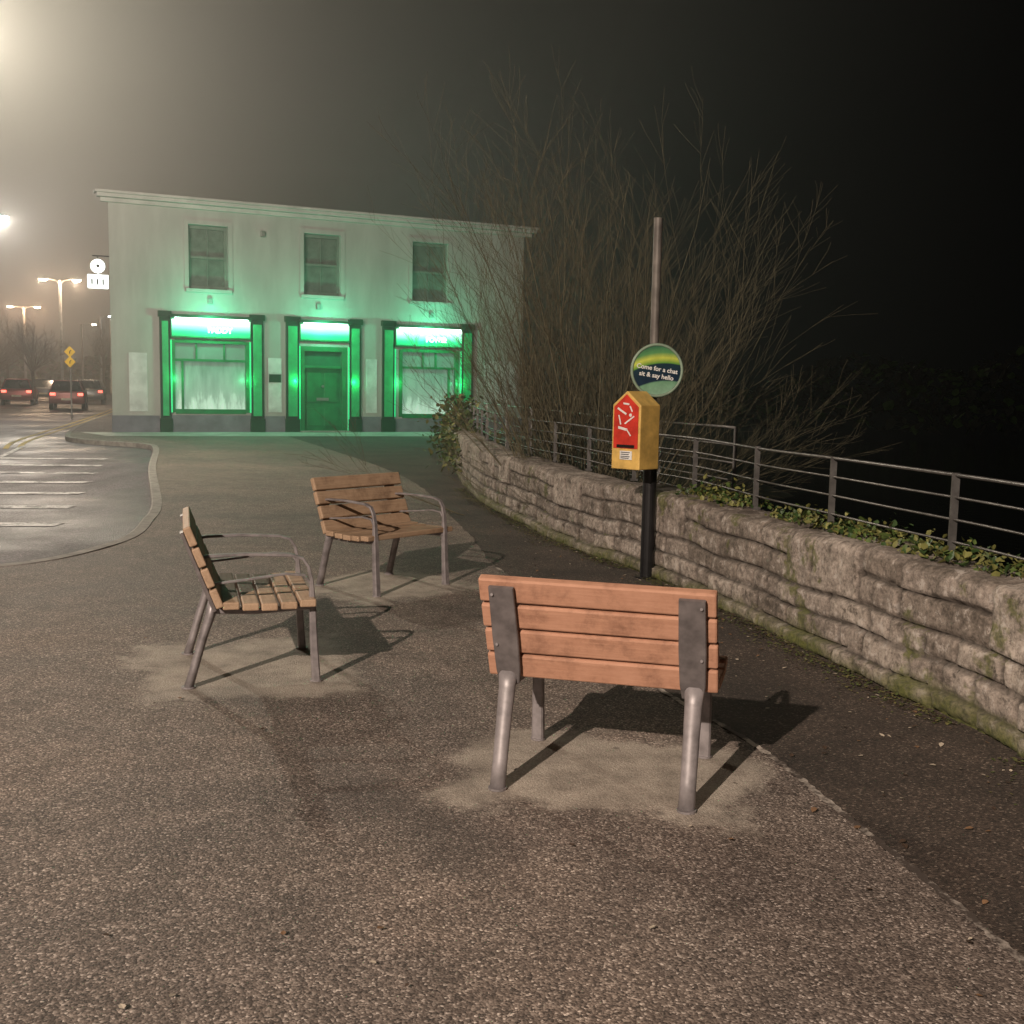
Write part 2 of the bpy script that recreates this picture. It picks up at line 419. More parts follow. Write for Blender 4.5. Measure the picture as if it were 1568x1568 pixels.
# ---------------------------------------------------------------- benches
def bench(name,loc,rot,wood):
    e=empty(name,loc,rot)
    a=math.atan2(.14,.36)
    def bk(s,off=0):
        return Vector((0,.165-s*math.sin(a)-off*math.cos(a),.425+s*math.cos(a)-off*math.sin(a)))
    for sx,nm in ((-1,'left'),(1,'right')):
        x=sx*.375
        bm=bmesh.new()
        barpath(bm,[(x,0,0),(x,.03,.10),(x,.075,.26),(x,.115,.38),(x,.125,.45)],[.066,.062,.064,.07,.08],[.05,.046,.046,.05,.045],rnd=1.0)
        mesh_obj('rear_leg_'+nm,bm,M_metal,e,smooth=True)
        bm=bmesh.new()
        o=.034
        pl=[bk(s,o) for s in (-.01,.05,.2,.435)]
        barpath(bm,[(x*.985,p.y,p.z) for p in pl],[.085,.10,.106,.10],[.02,.022,.02,.018])
        mesh_obj('back_support_'+nm,bm,M_brk,e)
        bm=bmesh.new()
        arc=[(x,.66,0),(x,.648,.2),(x,.64,.42),(x,.635,.55),(x,.62,.62),(x,.59,.665),(x,.53,.685),(x,.3,.695),(x,.12,.69),(x,.04,.68)]
        barpath(bm,arc,[.055,.05,.045,.036,.034,.034,.034,.034,.034,.034],[.045,.04,.035,.020,.016,.016,.016,.016,.016,.016])
        mesh_obj('front_leg_armrest_'+nm,bm,M_metal,e)
        bm=bmesh.new()
        barpath(bm,[(x,.64,.42),(x,.645,.50),(x,.60,.575),(x,.5,.585),(x,.3,.56),(x,.10,.54)],.022,.012)
        barpath(bm,[(x*.97,.12,.40),(x*.97,.35,.39),(x*.97,.64,.405)],.04,.03)
        mesh_obj('seat_bearer_'+nm,bm,M_metal,e)
        bm=bmesh.new(); tube(bm,[(x,0,-.002),(x,0,.006)],.038,14); tube(bm,[(x,.66,-.002),(x,.66,.006)],.034,14)
        mesh_obj('feet_'+nm,bm,M_metal,e)
    bm=bmesh.new()
    for k in range(5):
        y0=.175+k*.098
        zz=.432-.012*math.sin(k/4*3.14)
        M=Matrix.Rotation(random.uniform(-.004,.004),4,'Z')
        box(bm,-.462,.462,y0,y0+.084,zz-.014,zz+.026,.007,M)
    mesh_obj('seat',bm,wood,e)
    bm=bmesh.new()
    for k in range(4):
        c=bk(.058+k*.116)
        M=Matrix.Translation(c)@Matrix.Rotation(a,4,'X')@Matrix.Rotation(random.uniform(-.006,.006),4,'Y')@Matrix.Translation((random.uniform(-.004,.004),0,0))
        box(bm,-.462,.462,-.021,.021,-.0515,.0515,.008,M)
    mesh_obj('backrest',bm,wood,e)
    bm=bmesh.new()
    for sx in (-1,1):
        for k in range(1,4,2):
            c=bk(.058+k*.116,.046); c.x=sx*.405
            tube(bm,[c,c+Vector((0,-.004,0))],.006,8)
    mesh_obj('bolts',bm,M_metal,e)
    return e
def place(name,rl,rr,fl,fr,wood):
    rl,rr,fl,fr=[Vector((*v,0)) for v in (rl,rr,fl,fr)]
    lat=((rr-rl)+(fr-fl)); ang=math.atan2(lat.y,lat.x)
    c=(rl+rr+fl+fr)/4
    fwd=Vector((-math.sin(ang),math.cos(ang),0))
    o=c-fwd*.33
    return bench(name,(o.x,o.y,.003),ang,wood)
place('park_bench',(-.04,4.25),(.69,4.06),(.14,4.92),(.86,4.71),M_wood)
place('park_bench',(-1.89,6.33),(-1.67,5.61),(-1.25,6.59),(-1.03,5.83),M_wood_lit)
place('park_bench',(-1.00,9.19),(-1.51,8.67),(-.54,8.84),(-1.02,8.18),M_wood_lit)

# ---------------------------------------------------------------- post, box, round sign
e=empty('signpost_with_box',(1.15,9.27,0))
bm=bmesh.new(); tube(bm,[(0,0,0),(0,0,.96)],.058,20); tube(bm,[(0,0,.0),(0,0,.015)],.1,20)
mesh_obj('lower_post',bm,M_black,e)
bm=bmesh.new(); tube(bm,[(0,0,.96),(0,0,2.97)],.036,16); tube(bm,[(0,0,2.97),(0,0,2.98)],.037,16)
mesh_obj('upper_pole',bm,basic('pole_weathered',(.15,.135,.12),.6,.3,.4,6),e)
M_ybox=basic('box_yellow',(.66,.43,.12),.55,0,.25,9)
M_red=basic('panel_red',(.55,.04,.025),.45,0,.25,12)
M_white=basic('white_print',(.75,.75,.72),.5,0,.1,9)
be=bpy.data.objects.new('yellow_box',None); link(be,e); be.location=(-.15,-.19,.94); be.rotation_euler=(0,0,math.radians(-42))
w,dp,h,ap=.14,.135,.52,.635
def prism(bm,w,y0,y1,z0,h,ap):
    pr=[(-w,z0),(w,z0),(w,h),(0,ap),(-w,h)]
    a=[bm.verts.new((x,y0,z)) for x,z in pr]; b=[bm.verts.new((x,y1,z)) for x,z in pr]
    bm.faces.new(a); bm.faces.new(b[::-1])
    for k in range(5): bm.faces.new((a[k],b[k],b[(k+1)%5],a[(k+1)%5]))
bm=bmesh.new(); prism(bm,w,-dp,dp,0,h,ap)
bmesh.ops.bevel(bm,geom=list(bm.edges),offset=.008,segments=2,profile=.5,affect='EDGES')
mesh_obj('case',bm,M_ybox,be)
bm=bmesh.new(); prism(bm,w*.86,-dp-.006,-dp-.001,.17,h*.97,ap*.955); mesh_obj('red_panel',bm,M_red,be)
bm=bmesh.new()
box(bm,-.05,.07,-dp-.009,-dp-.007,.08,.15)
for (x,z,l,r,th_) in ((-.04,.47,.10,.5,.008),(.035,.40,.11,-.6,.006),(-.03,.33,.09,.2,.010),(.05,.49,.05,1.1,.006),(-.06,.40,.08,1.3,.006),(.03,.30,.07,.9,.005),(.0,.53,.06,.1,.007)):
    M=Matrix.Translation((x,-dp-.008,z))@Matrix.Rotation(r,4,'Y'); box(bm,-l/2,l/2,-.001,.001,-th_,th_,0,M)
tube(bm,[(.045,-dp-.009,.44),(.045,-dp-.0065,.44)],.014,10)
mesh_obj('pictogram',bm,M_white,be)
bm=bmesh.new()
for k,z in enumerate((.138,.122,.105,.092)): box(bm,-.04,.05-.01*(k%2),-dp-.0108,-dp-.0098,z-.003,z+.003)
box(bm,-.085,.09,-dp-.0085,-dp-.0070,.175,.20)
mesh_obj('small_print',bm,M_black,be)
se=bpy.data.objects.new('round_sign',None); link(se,e); se.location=(.02,-.075,1.745); se.rotation_euler=(0,0,math.radians(6))
t=NT('round_sign_face'); p=t.pos(); m=t.n('ShaderNodeMapping',{'Vector':p}); m.inputs['Rotation'].default_value=(0,math.radians(8),0)
s=t.n('ShaderNodeSeparateXYZ',{0:m.outputs[0]})
zc=t.math('ADD',s.outputs[2],t.math('MULTIPLY',t.math('MULTIPLY',s.outputs[0],s.outputs[0]),.9))
z01=t.n('ShaderNodeMapRange',{0:zc,1:-.21,2:.21}).outputs[0]
c=t.ramp(z01,[(0,(.25,.42,.30)),(.27,(.16,.33,.2)),(.3,(.01,.025,.05)),(.62,(.012,.035,.05)),(.64,(.12,.30,.05)),(.74,(.55,.62,.10)),(.84,(.10,.28,.10)),(1,(.03,.12,.08))])
c=t.mix(1.0,c,t.ramp(t.noise(p,14,4),[(.3,(.8,.8,.8)),(.7,(1.1,1.1,1.1))]),'MULTIPLY')
t.bsdf(Base_Color=c,Roughness=.35)
bm=bmesh.new(); tube(bm,[(0,0,0),(0,-.004,0)],.198,48); mesh_obj('face',bm,t.m,se)
bm=bmesh.new(); tube(bm,[(.21*math.cos(a),-.002,.21*math.sin(a)) for a in [i*math.pi/24 for i in range(49)]],.012,8,cap=False)
mesh_obj('rim',bm,basic('sign_rim_green',(.22,.30,.22),.5,0,.2,9),se,smooth=True)
bm=bmesh.new(); box(bm,-.05,.05,.004,.03,-.06,-.03); box(bm,-.05,.05,.004,.03,.05,.08); mesh_obj('bracket',bm,M_galv,se)
def text(name,body,size,loc,parent,mat,rx=math.pi/2,ry=0,ext=.001):
    cu=bpy.data.curves.new(name,'FONT'); cu.body=body; cu.size=size; cu.align_x='CENTER'; cu.align_y='CENTER'; cu.extrude=ext
    o=bpy.data.objects.new(name,cu); cu.materials.append(mat); link(o,parent); o.location=loc; o.rotation_euler=(rx,ry,0); return o
text('lettering_top','Come for a chat',.052,(.0,-.0075,.012),se,M_white,ry=math.radians(8)).data.offset=.001
text('lettering_bottom',"sit & say hello",.052,(-.005,-.0075,-.045),se,M_white,ry=math.radians(8)).data.offset=.001

# ---------------------------------------------------------------- bare trees
def bare(name,base,stems,lean,lens,r0,levels,mat,up=.35,kids=(7,5),spread=.55,base_r=.35,trunk=None,sides=4,rmin=.0022,wob=.09,maxlean=1.05):
    bm=bmesh.new()
    def br(p,d,L,r,lev):
        n=6 if lev==0 else 4; pts=[p]; q=p.copy(); dd=d.copy(); rs=[r]
        for i in range(n):
            dd=(dd+Vector((random.gauss(0,wob),random.gauss(0,wob),random.gauss(0,wob*.5)+.03*up))).normalized()
            q=q+dd*(L/n); pts.append(q.copy()); rs.append(max(rmin,r*(1-(i+1)/n*.85)))
        tube(bm,pts,rs,sides if lev==0 else 3,cap=False)
        if lev<levels:
            for k in range(kids[min(lev,len(kids)-1)]):
                t=random.uniform(.22,.95); i=min(n-1,int(t*n)); a=pts[i].lerp(pts[i+1],t*n-i)
                ax_=Vector((random.gauss(0,1),random.gauss(0,1),random.gauss(0,.6)))
                nd=((pts[i+1]-pts[i]).normalized()+ax_.normalized()*spread+Vector((0,0,up*.4))).normalized()
                br(a,nd,L*random.uniform(.28,.52)*(1.15-t*.5),max(rmin,rs[i]*.5),lev+1)
    if trunk:
        top=Vector(base)+Vector((0,0,trunk)); tube(bm,[Vector(base),Vector(base)+Vector((.03,0,trunk*.5)),top],[r0*2.4,r0*2,r0*1.8],8); b0=top
    else: b0=Vector(base)
    for i in range(stems):
        az=6.283*(i*.618%1)+random.uniform(-.3,.3); ln=min(abs(random.gauss(0,lean)),maxlean)
        d=Vector((math.cos(az)*math.sin(ln),math.sin(az)*math.sin(ln),math.cos(ln)))
        off=Vector((math.cos(az),math.sin(az),0))*random.uniform(0,base_r)
        br(b0+off,d,random.uniform(*lens)*(1-.25*ln),r0*random.uniform(.5,1),0)
    return mesh_obj(name,bm,mat,recalc=False,smooth=True)
M_bark=basic('bark_olive',(.13,.115,.07),.85,0,.4,12)
bare('bare_willow_shrub',(1.0,14.2,-.45),95,.60,(2.4,5.4),.017,2,M_bark,up=.45,kids=(10,7),spread=.66,base_r=.6,rmin=.0016,wob=.085,maxlean=1.15)
M_bark2=basic('bark_brown',(.17,.125,.095),.85,0,.4,12)
for (x,y,tr,ln) in ((-28.5,66,2.0,3.4),(-34.5,74,2.3,3.6),(-31.5,62,1.6,3.0),(-40,88,2.6,4.2),(-35,95,2.5,4),(-37,80,2,4)):
    bare('bare_tree',(x,y,-.1),16,.8,(ln*.7,ln),.05,2,M_bark2,kids=(9,7),spread=.8,base_r=.1,trunk=tr,rmin=.006)

# ---------------------------------------------------------------- building
ang=math.atan2(ax.y,ax.x)
b=empty('green_shopfront_building',tuple(Lc),ang)
BW=13.38; BH=6.72
t=NT('render_wall'); p=t.pos()
m=t.n('ShaderNodeMapping',{'Vector':p}); m.inputs['Scale'].default_value=(1,1,.22)
st=t.noise(m.outputs[0],1.6,5,.65)
c=t.mix(t.ramp(st,[(.3,0),(.7,1)]),(.34,.335,.325),(.47,.465,.45))
t.bsdf(Base_Color=c,Roughness=.85); M_wall=t.m
M_trim=basic('cornice_paint',(.48,.47,.46),.7,0,.15,2)
M_plinth=basic('plinth_paint',(.17,.16,.20),.7,0,.25,2.5)
M_green=basic('shopfront_green',(.010,.19,.07),.38,0,.25,3)
M_greenB=basic('pilaster_green',(.03,.42,.16),.4,0,.2,3)
M_dkgreen=basic('dark_green_trim',(.008,.05,.026),.4,0,.25,3)
M_frame=basic('sash_frame_grey',(.15,.18,.155),.6,0,.2,4)
M_curt=basic('net_curtain',(.12,.145,.125),.9,0,.3,4)
M_dark=basic('dark_glass',(.012,.016,.016),.12,0,.2,3)
holes=[(2.24,3.41,4.30,6.18),(5.74,6.93,4.30,6.18),(9.34,10.6,4.28,6.18),(1.70,4.01,.6,2.76),(5.62,7.12,0,2.7),(8.92,11.0,.5,2.70)]
def facade(bm,x0,x1,z0,z1,holes,dep):
    xs=sorted({x0,x1,*[h[0] for h in holes],*[h[1] for h in holes]}); zs=sorted({z0,z1,*[h[2] for h in holes],*[h[3] for h in holes]})
    for a,b2 in zip(xs,xs[1:]):
        for c,d in zip(zs,zs[1:]):
            mx,mz=(a+b2)/2,(c+d)/2
            if any(h[0]<mx<h[1] and h[2]<mz<h[3] for h in holes): continue
            bm.faces.new([bm.verts.new(v) for v in ((a,0,c),(b2,0,c),(b2,0,d),(a,0,d))])
    for h in holes:
        a,b2,c,d=h
        for q in (((a,0,c),(a,0,d),(a,dep,d),(a,dep,c)),((b2,0,c),(b2,dep,c),(b2,dep,d),(b2,0,d)),((a,0,d),(b2,0,d),(b2,dep,d),(a,dep,d)),((a,0,c),(a,dep,c),(b2,dep,c),(b2,0,c))):
            bm.faces.new([bm.verts.new(v) for v in q])
bm=bmesh.new(); facade(bm,0,BW,0,BH,holes,.3)
mesh_obj('front_wall',bm,M_wall,b,recalc=False)
bm=bmesh.new()
fp=[(0,0),(1.6,8),(BW,8),(BW,0)]
for a,c in ((0,1),(1,2),(2,3)):
    A,C_=fp[a],fp[c]; bm.faces.new([bm.verts.new(v) for v in ((*A,0),(*C_,0),(*C_,BH),(*A,BH))])
bm.faces.new([bm.verts.new((x,y,BH)) for x,y in fp])
mesh_obj('side_rear_walls_and_roof',bm,M_wall,b)
bm=bmesh.new()
box(bm,-.22,BW+.25,-.10,.06,6.62,6.74,.01); box(bm,-.32,BW+.36,-.24,.12,6.743,6.85,.01); box(bm,-.38,BW+.42,-.30,.2,6.853,6.93,.01)
mesh_obj('cornice',bm,M_trim,b)
bm=bmesh.new()
for a,c in ((-.02,1.33),(4.47,5.12),(7.63,8.28),(11.55,BW+.02)): box(bm,a,c,-.05,.0,0,.5)
box(bm,1.66,4.05,-.04,.0,0,.52); box(bm,8.75,11.08,-.04,0,0,.44)
mesh_obj('plinth',bm,M_plinth,b)
for i,h in enumerate(holes[:3]):
    a,c,z0,z1=h
    bm=bmesh.new()
    box(bm,a+.003,a+.09,.16,.24,z0+.003,z1-.003); box(bm,c-.09,c-.003,.16,.24,z0+.003,z1-.003)
    box(bm,a+.09,c-.09,.16,.24,z1-.1,z1-.003); box(bm,a+.09,c-.09,.16,.24,z0+.003,z0+.1)
    zm=(z0+z1)/2; box(bm,a+.09,c-.09,.15,.23,zm-.035,zm+.035)
    xm=(a+c)/2; box(bm,xm-.015,xm+.015,.18,.22,zm+.035,z1-.1); box(bm,xm-.015,xm+.015,.18,.22,z0+.1,zm-.035)
    mesh_obj('sash_window_%d'%(i+1),bm,M_frame,b)
    bm=bmesh.new(); bm.faces.new([bm.verts.new(v) for v in ((a,.235,z0),(c,.235,z0),(c,.235,z1),(a,.235,z1))])
    mesh_obj('window_glass_%d'%(i+1),bm,M_curt,b,recalc=False)
    bm=bmesh.new(); box(bm,a-.1,c+.1,-.09,.15,z0-.11,z0-.003,.008)
    box(bm,a-.13,a-.003,-.025,-.001,z0,z1+.13); box(bm,c+.003,c+.13,-.025,-.001,z0,z1+.13); box(bm,a-.003,c+.003,-.025,-.001,z1+.003,z1+.13)
    mesh_obj('sill_and_surround_%d'%(i+1),bm,M_wall,b)
def sign_mat():
    t=NT('lit_fascia_green'); p=t.pos()
    z=t.n('ShaderNodeSeparateXYZ',{0:p}).outputs[2]
    zr=t.n('ShaderNodeMapRange',{0:z,1:0.0,2:.5}).outputs[0]
    col=t.ramp(zr,[(0,(.0,.5,.18)),(.35,(.03,.95,.36)),(.6,(.35,1,.65)),(1,(.85,1,.94))])  # downlight wash on the board painted as emission, whiter towards the top
    g=t.n('ShaderNodeMapRange',{0:zr,3:.45,4:2.2}).outputs[0]
    t.bsdf(Base_Color=(.02,.35,.12,1),Roughness=.4,Emission_Color=col,Emission_Strength=g); return t.m
M_sign=sign_mat()
t=NT('led_strip'); t.bsdf(Base_Color=(.6,1,.8,1),Emission_Color=(.65,1,.84,1),Emission_Strength=9.0); M_led=t.m
t=NT('green_led'); t.bsdf(Base_Color=(.05,.6,.2,1),Emission_Color=(.02,1,.36,1),Emission_Strength=.6); M_gled=t.m
M_letter=basic('sign_letters',(.8,.8,.8),.5,0,.05,3,emis=(.85,1,.92),es=2)
def frost_mat():
    t=NT('frosted_window_film'); p=t.pos()
    s=t.n('ShaderNodeSeparateXYZ',{0:p})
    m=t.n('ShaderNodeMapping',{'Vector':p}); m.inputs['Scale'].default_value=(3.6,1,.8)
    st=t.noise(m.outputs[0],1.6,5,.6)
    hz=t.math('ADD',s.outputs[2],t.math('MULTIPLY',st,-1.9))
    f=t.ramp(t.n('ShaderNodeMapRange',{0:hz,1:-.7,2:1.3}).outputs[0],[(.1,(.66,.78,.72)),(.32,(.46,.57,.51)),(.42,(.29,.38,.33)),(.8,(.19,.27,.23)),(1,(.13,.2,.16))])
    t.bsdf(Base_Color=f,Roughness=.35,Emission_Color=f,Emission_Strength=.5); return t.m
M_frost=frost_mat()
def shop(idx,p0,p1,zb,zt,f0,f1,name):
    bm=bmesh.new()
    for (a,c) in (p0,p1):
        box(bm,a,c,-.10,-.001,.0,3.42,.006)
        box(bm,a-.03,c+.03,-.13,-.001,-.0,.42,.006)
        box(bm,a-.04,c+.04,-.15,-.001,3.423,3.60,.006)
    mesh_obj('pilaster_%d'%idx,bm,M_dkgreen,b)
    bm=bmesh.new()
    for (a,c) in (p0,p1): box(bm,a+.06,c-.06,-.125,-.102,.5,3.3,.004)
    mesh_obj('pilaster_panel_%d'%idx,bm,M_greenB,b)
    bm=bmesh.new()
    box(bm,p0[1]+.003,p0[1]+.045,-.085,-.06,zb,zt); box(bm,p1[0]-.045,p1[0]-.003,-.085,-.06,zb,zt)
    mesh_obj('led_edge_%d'%idx,bm,M_gled,b)
    bm=bmesh.new(); box(bm,p0[1]+.003,p1[0]-.003,-.14,-.001,f0,f1,.004)
    mesh_obj('fascia_%d'%idx,bm,M_green,b)
    bm=bmesh.new(); box(bm,p0[1]+.04,p1[0]-.04,-.02,0,.04,f1-f0-.05)
    so=mesh_obj('sign_panel_%d'%idx,bm,M_sign,b); so.location=(0,-.142,f0)
    bm=bmesh.new(); box(bm,p0[1]-.02,p1[0]+.02,-.30,-.001,f1+.003,f1+.09,.006); mesh_obj('canopy_moulding_%d'%idx,bm,M_dkgreen,b)
    bm=bmesh.new(); box(bm,p0[1]+.12,p1[0]-.12,-.27,-.19,f1-.11,f1-.003); mesh_obj('sign_light_%d'%idx,bm,M_led,b)
    if name: text('sign_lettering_%d'%idx,name,.22,((p0[1]+p1[0])/2+.25,-.168,f0+.24),b,M_letter,ext=.004).data.offset=.012
shop(1,(1.36,1.66),(4.06,4.44),.6,2.76,2.83,3.42,'PADDY')
shop(2,(5.15,5.56),(7.2,7.58),.0,2.7,2.86,3.42,'')
shop(3,(8.31,8.72),(11.1,11.5),.5,2.7,2.79,3.40,'POWER')
for i,(a,c,z0,z1) in enumerate((holes[3],holes[5])):
    bm=bmesh.new()
    box(bm,a-.02,a+.10,-.03,.14,z0,z1,.004); box(bm,c-.10,c+.02,-.03,.14,z0,z1,.004)
    box(bm,a+.1,c-.1,-.03,.14,z0-.04,z0+.10,.004); box(bm,a+.1,c-.1,-.03,.14,z1-.08,z1+.03,.004)
    box(bm,a+.1,c-.1,.02,.1,z1-.62,z1-.55)
    for f in (.32,.68) if i==0 else (.4,.62):
        x=a+(c-a)*f; box(bm,x-.025,x+.025,.022,.1,z1-.55,z1-.08)
    x=a+(c-a)*(.14 if i==0 else .85); box(bm,x-.03,x+.03,.018,.1,z0+.1,z1-.62)
    mesh_obj('shop_window_frame_%d'%(i+1),bm,M_green,b)
    bm=bmesh.new(); bm.faces.new([bm.verts.new(v) for v in ((a,.12,z0),(c,.12,z0),(c,.12,z1),(a,.12,z1))])
    mesh_obj('shop_window_%d'%(i+1),bm,M_frost,b,recalc=False)
bm=bmesh.new()
a,c=5.62,7.12
box(bm,a-.02,a+.14,-.02,.2,0,2.7,.004); box(bm,c-.14,c+.02,-.02,.2,0,2.7,.004); box(bm,a+.14,c-.14,-.02,.2,2.55,2.7,.004); box(bm,a+.14,c-.14,.0,.2,2.02,2.1,.004)
box(bm,a+.14,c-.14,.12,.18,.02,2.02)
for (x0,x1) in ((a+.24,(a+c)/2-.05),((a+c)/2+.05,c-.24)):
    box(bm,x0,x1,.10,.118,.2,.75,.008); box(bm,x0,x1,.10,.118,.95,1.9,.008)
mesh_obj('door',bm,M_green,b)
bm=bmesh.new(); bm.faces.new([bm.verts.new(v) for v in ((a+.14,.15,2.1),(c-.14,.15,2.1),(c-.14,.15,2.55),(a+.14,.15,2.55))])
mesh_obj('transom_glass',bm,basic('transom_green_glass',(.02,.16,.08),.2,0,.2,3),b,recalc=False)
bm=bmesh.new(); box(bm,(a+c)/2-.2,(a+c)/2+.2,.085,.10,1.0,1.09,.004); tube(bm,[((a+c)/2,.10,1.45),((a+c)/2,.06,1.45)],.04,12); mesh_obj('letterbox_and_knocker',bm,M_galv,b)
bm=bmesh.new(); box(bm,a-.05,c+.05,-.35,-.0,0.012,.05,.01); mesh_obj('doorstep',bm,M_conc,b)
M_pale=basic('pale_panel',(.62,.62,.64),.5,0,.25,2)
bm=bmesh.new(); box(bm,.48,1.0,-.02,-.001,.62,2.35,.003); box(bm,7.78,8.15,-.02,-.001,.62,2.35,.003); box(bm,4.6,5.02,-.02,-.001,.62,2.3,.003); box(bm,11.95,13.2,-.02,-.001,1.0,2.4,.003); mesh_obj('wall_panel',bm,M_pale,b)
bm=bmesh.new(); box(bm,4.62,5.0,-.04,-.021,1.55,1.8,.003); mesh_obj('plaque',bm,M_dkgreen,b)
bm=bmesh.new()
for x,z in ((4.45,6.05),(2.85,3.95),(6.2,3.95),(10.0,3.85)): box(bm,x-.07,x+.07,-.09,-.001,z-.09,z+.09,.01)
mesh_obj('alarm_and_lamp_boxes',bm,M_galv,b)
hs=bpy.data.objects.new('hanging_sign',None); link(hs,b); hs.location=(.52,.9,4.62)
M_lit=basic('lit_sign_white',(.9,.9,.9),.5,0,.02,3,emis=(.92,1,.95),es=3)
bm=bmesh.new(); tube(bm,[(-.75,-.06,.25),(-.75,.06,.25)],.2,24); box(bm,-1.04,-.46,-.06,.06,-.40,-.0,.02); mesh_obj('lit_panels',bm,M_lit,hs)
bm=bmesh.new(); tube(bm,[(-.2,0,.55),(-.9,0,.55)],.02,8); tube(bm,[(-.2,0,-.1),(-.46,0,-.1)],.02,8); tube(bm,[(-.75,0,.55),(-.75,0,.45)],.015,6); tube(bm,[(-.75,-.062,.25),(-.75,-.07,.25)],.06,5)
for x in (-.93,-.78,-.62): box(bm,x-.02,x+.03,-.068,-.062,-.30,-.12)
mesh_obj('bracket_and_glyphs',bm,M_black,hs)

# ---------------------------------------------------------------- lamps
M_pole=basic('lamp_pole_grey',(.42,.42,.40),.5,.2,.2,6)
def em(name,c,s):
    t=NT(name); t.bsdf(Base_Color=(.8,.8,.8,1),Emission_Color=(*c,1),Emission_Strength=s); return t.m
M_lampW=em('lamp_warm',(1,.86,.66),60); M_lampC=em('lamp_cool',(.95,1,.95),45)
def light(name,loc,P,col,r=.12,parent=None,spot=None,aim=None):
    l=bpy.data.lights.new(name,'SPOT' if spot else 'POINT'); l.energy=P; l.color=col; l.shadow_soft_size=r
    o=bpy.data.objects.new(name,l); link(o,parent); o.location=loc
    if spot:
        l.spot_size=math.radians(spot); l.spot_blend=.5
        o.rotation_euler=(Vector(aim)-Vector(loc)).to_track_quat('-Z','Y').to_euler()
    return o
def lamp(base,h,arms,mat,P=0,col=(1,.8,.58),z0=-.1,armlen=1.2,spot=None,big=1):
    e=empty('street_lamp',(base[0],base[1],z0)); h=h-z0
    bm=bmesh.new(); tube(bm,[(0,0,0),(0,0,1.2),(0,0,1.25),(0,0,h)],[.09*big,.085*big,.06*big,.045*big],12)
    bmh=bmesh.new(); bml=bmesh.new()
    for a in arms:
        d=Vector((math.cos(a),math.sin(a),0))
        tube(bm,[Vector((0,0,h-.3)),d*.25+Vector((0,0,h-.02)),d*(armlen-.3)+Vector((0,0,h+.08))],.03,8)
        R=Matrix.Translation(d*armlen+Vector((0,0,h+.08)))@Matrix.Rotation(a,4,'Z')
        box(bmh,-.38,.30,-.14,.14,-.04,.07,.03,R)
        box(bml,-.26,.20,-.10,.10,-.075-.06*(big-1),-.043,.01,R)
        if P: light('lamp_light',tuple(d*armlen+Vector((0,0,h-.18))),P,col,.1,e,spot[0] if spot else None,(Vector(spot[1])-Vector((base[0],base[1],z0))) if spot else None)
    mesh_obj('pole',bm,M_pole,e); mesh_obj('lamp_head',bmh,M_pole,e); mesh_obj('lens',bml,mat,e)
lamp((-7.9,-9.9),9.0,[.45],M_lampW,P=17500,col=(1,.82,.68),armlen=1.15,spot=(135,(-2,8,0)))
lamp((-11.6,20.4),7.75,[-.15],M_lampW,P=3000,col=(1,.88,.70),armlen=1.8)
lamp((-21.5,44.3),7.7,[-.1],M_lampC,P=2000,col=(1,.92,.8),armlen=1.4,big=1.8)
lamp((-30,74),7.9,[.1,math.pi+.1],M_lampW,P=1100,col=(1,.70,.46),armlen=1.1,big=1.8)
lamp((-53,137),8,[.1],M_lampW,armlen=1.5,big=2.2); lamp((-43,119),8,[0],M_lampC,armlen=1.2,big=2.2); lamp((-46,105),8,[0,math.pi],M_lampW,armlen=1.3,P=1500,col=(1,.6,.35),big=2)
lamp((-37,100),7,[0],M_lampC,armlen=1.0,big=2)
GC=(.10,1.0,.48)
for (u,z,P) in ((2.85,3.3,105),(6.38,3.3,90),(9.95,3.27,105)):
    light('shop_sign_light',(u,-.85,z),P,GC,.05,b)
for u in (2.8,6.38,10.0): light('shop_sign_uplight',(u,-1.1,3.9),12,(.25,1,.65),.1,b)
for (u,z) in ((1.85,.9),(3.9,.9),(5.45,.9),(7.35,.9),(8.9,.9),(11.0,.9)):
    light('shop_strip_light',(u,-.25,z+.7),7,(.06,1,.36),.05,b)

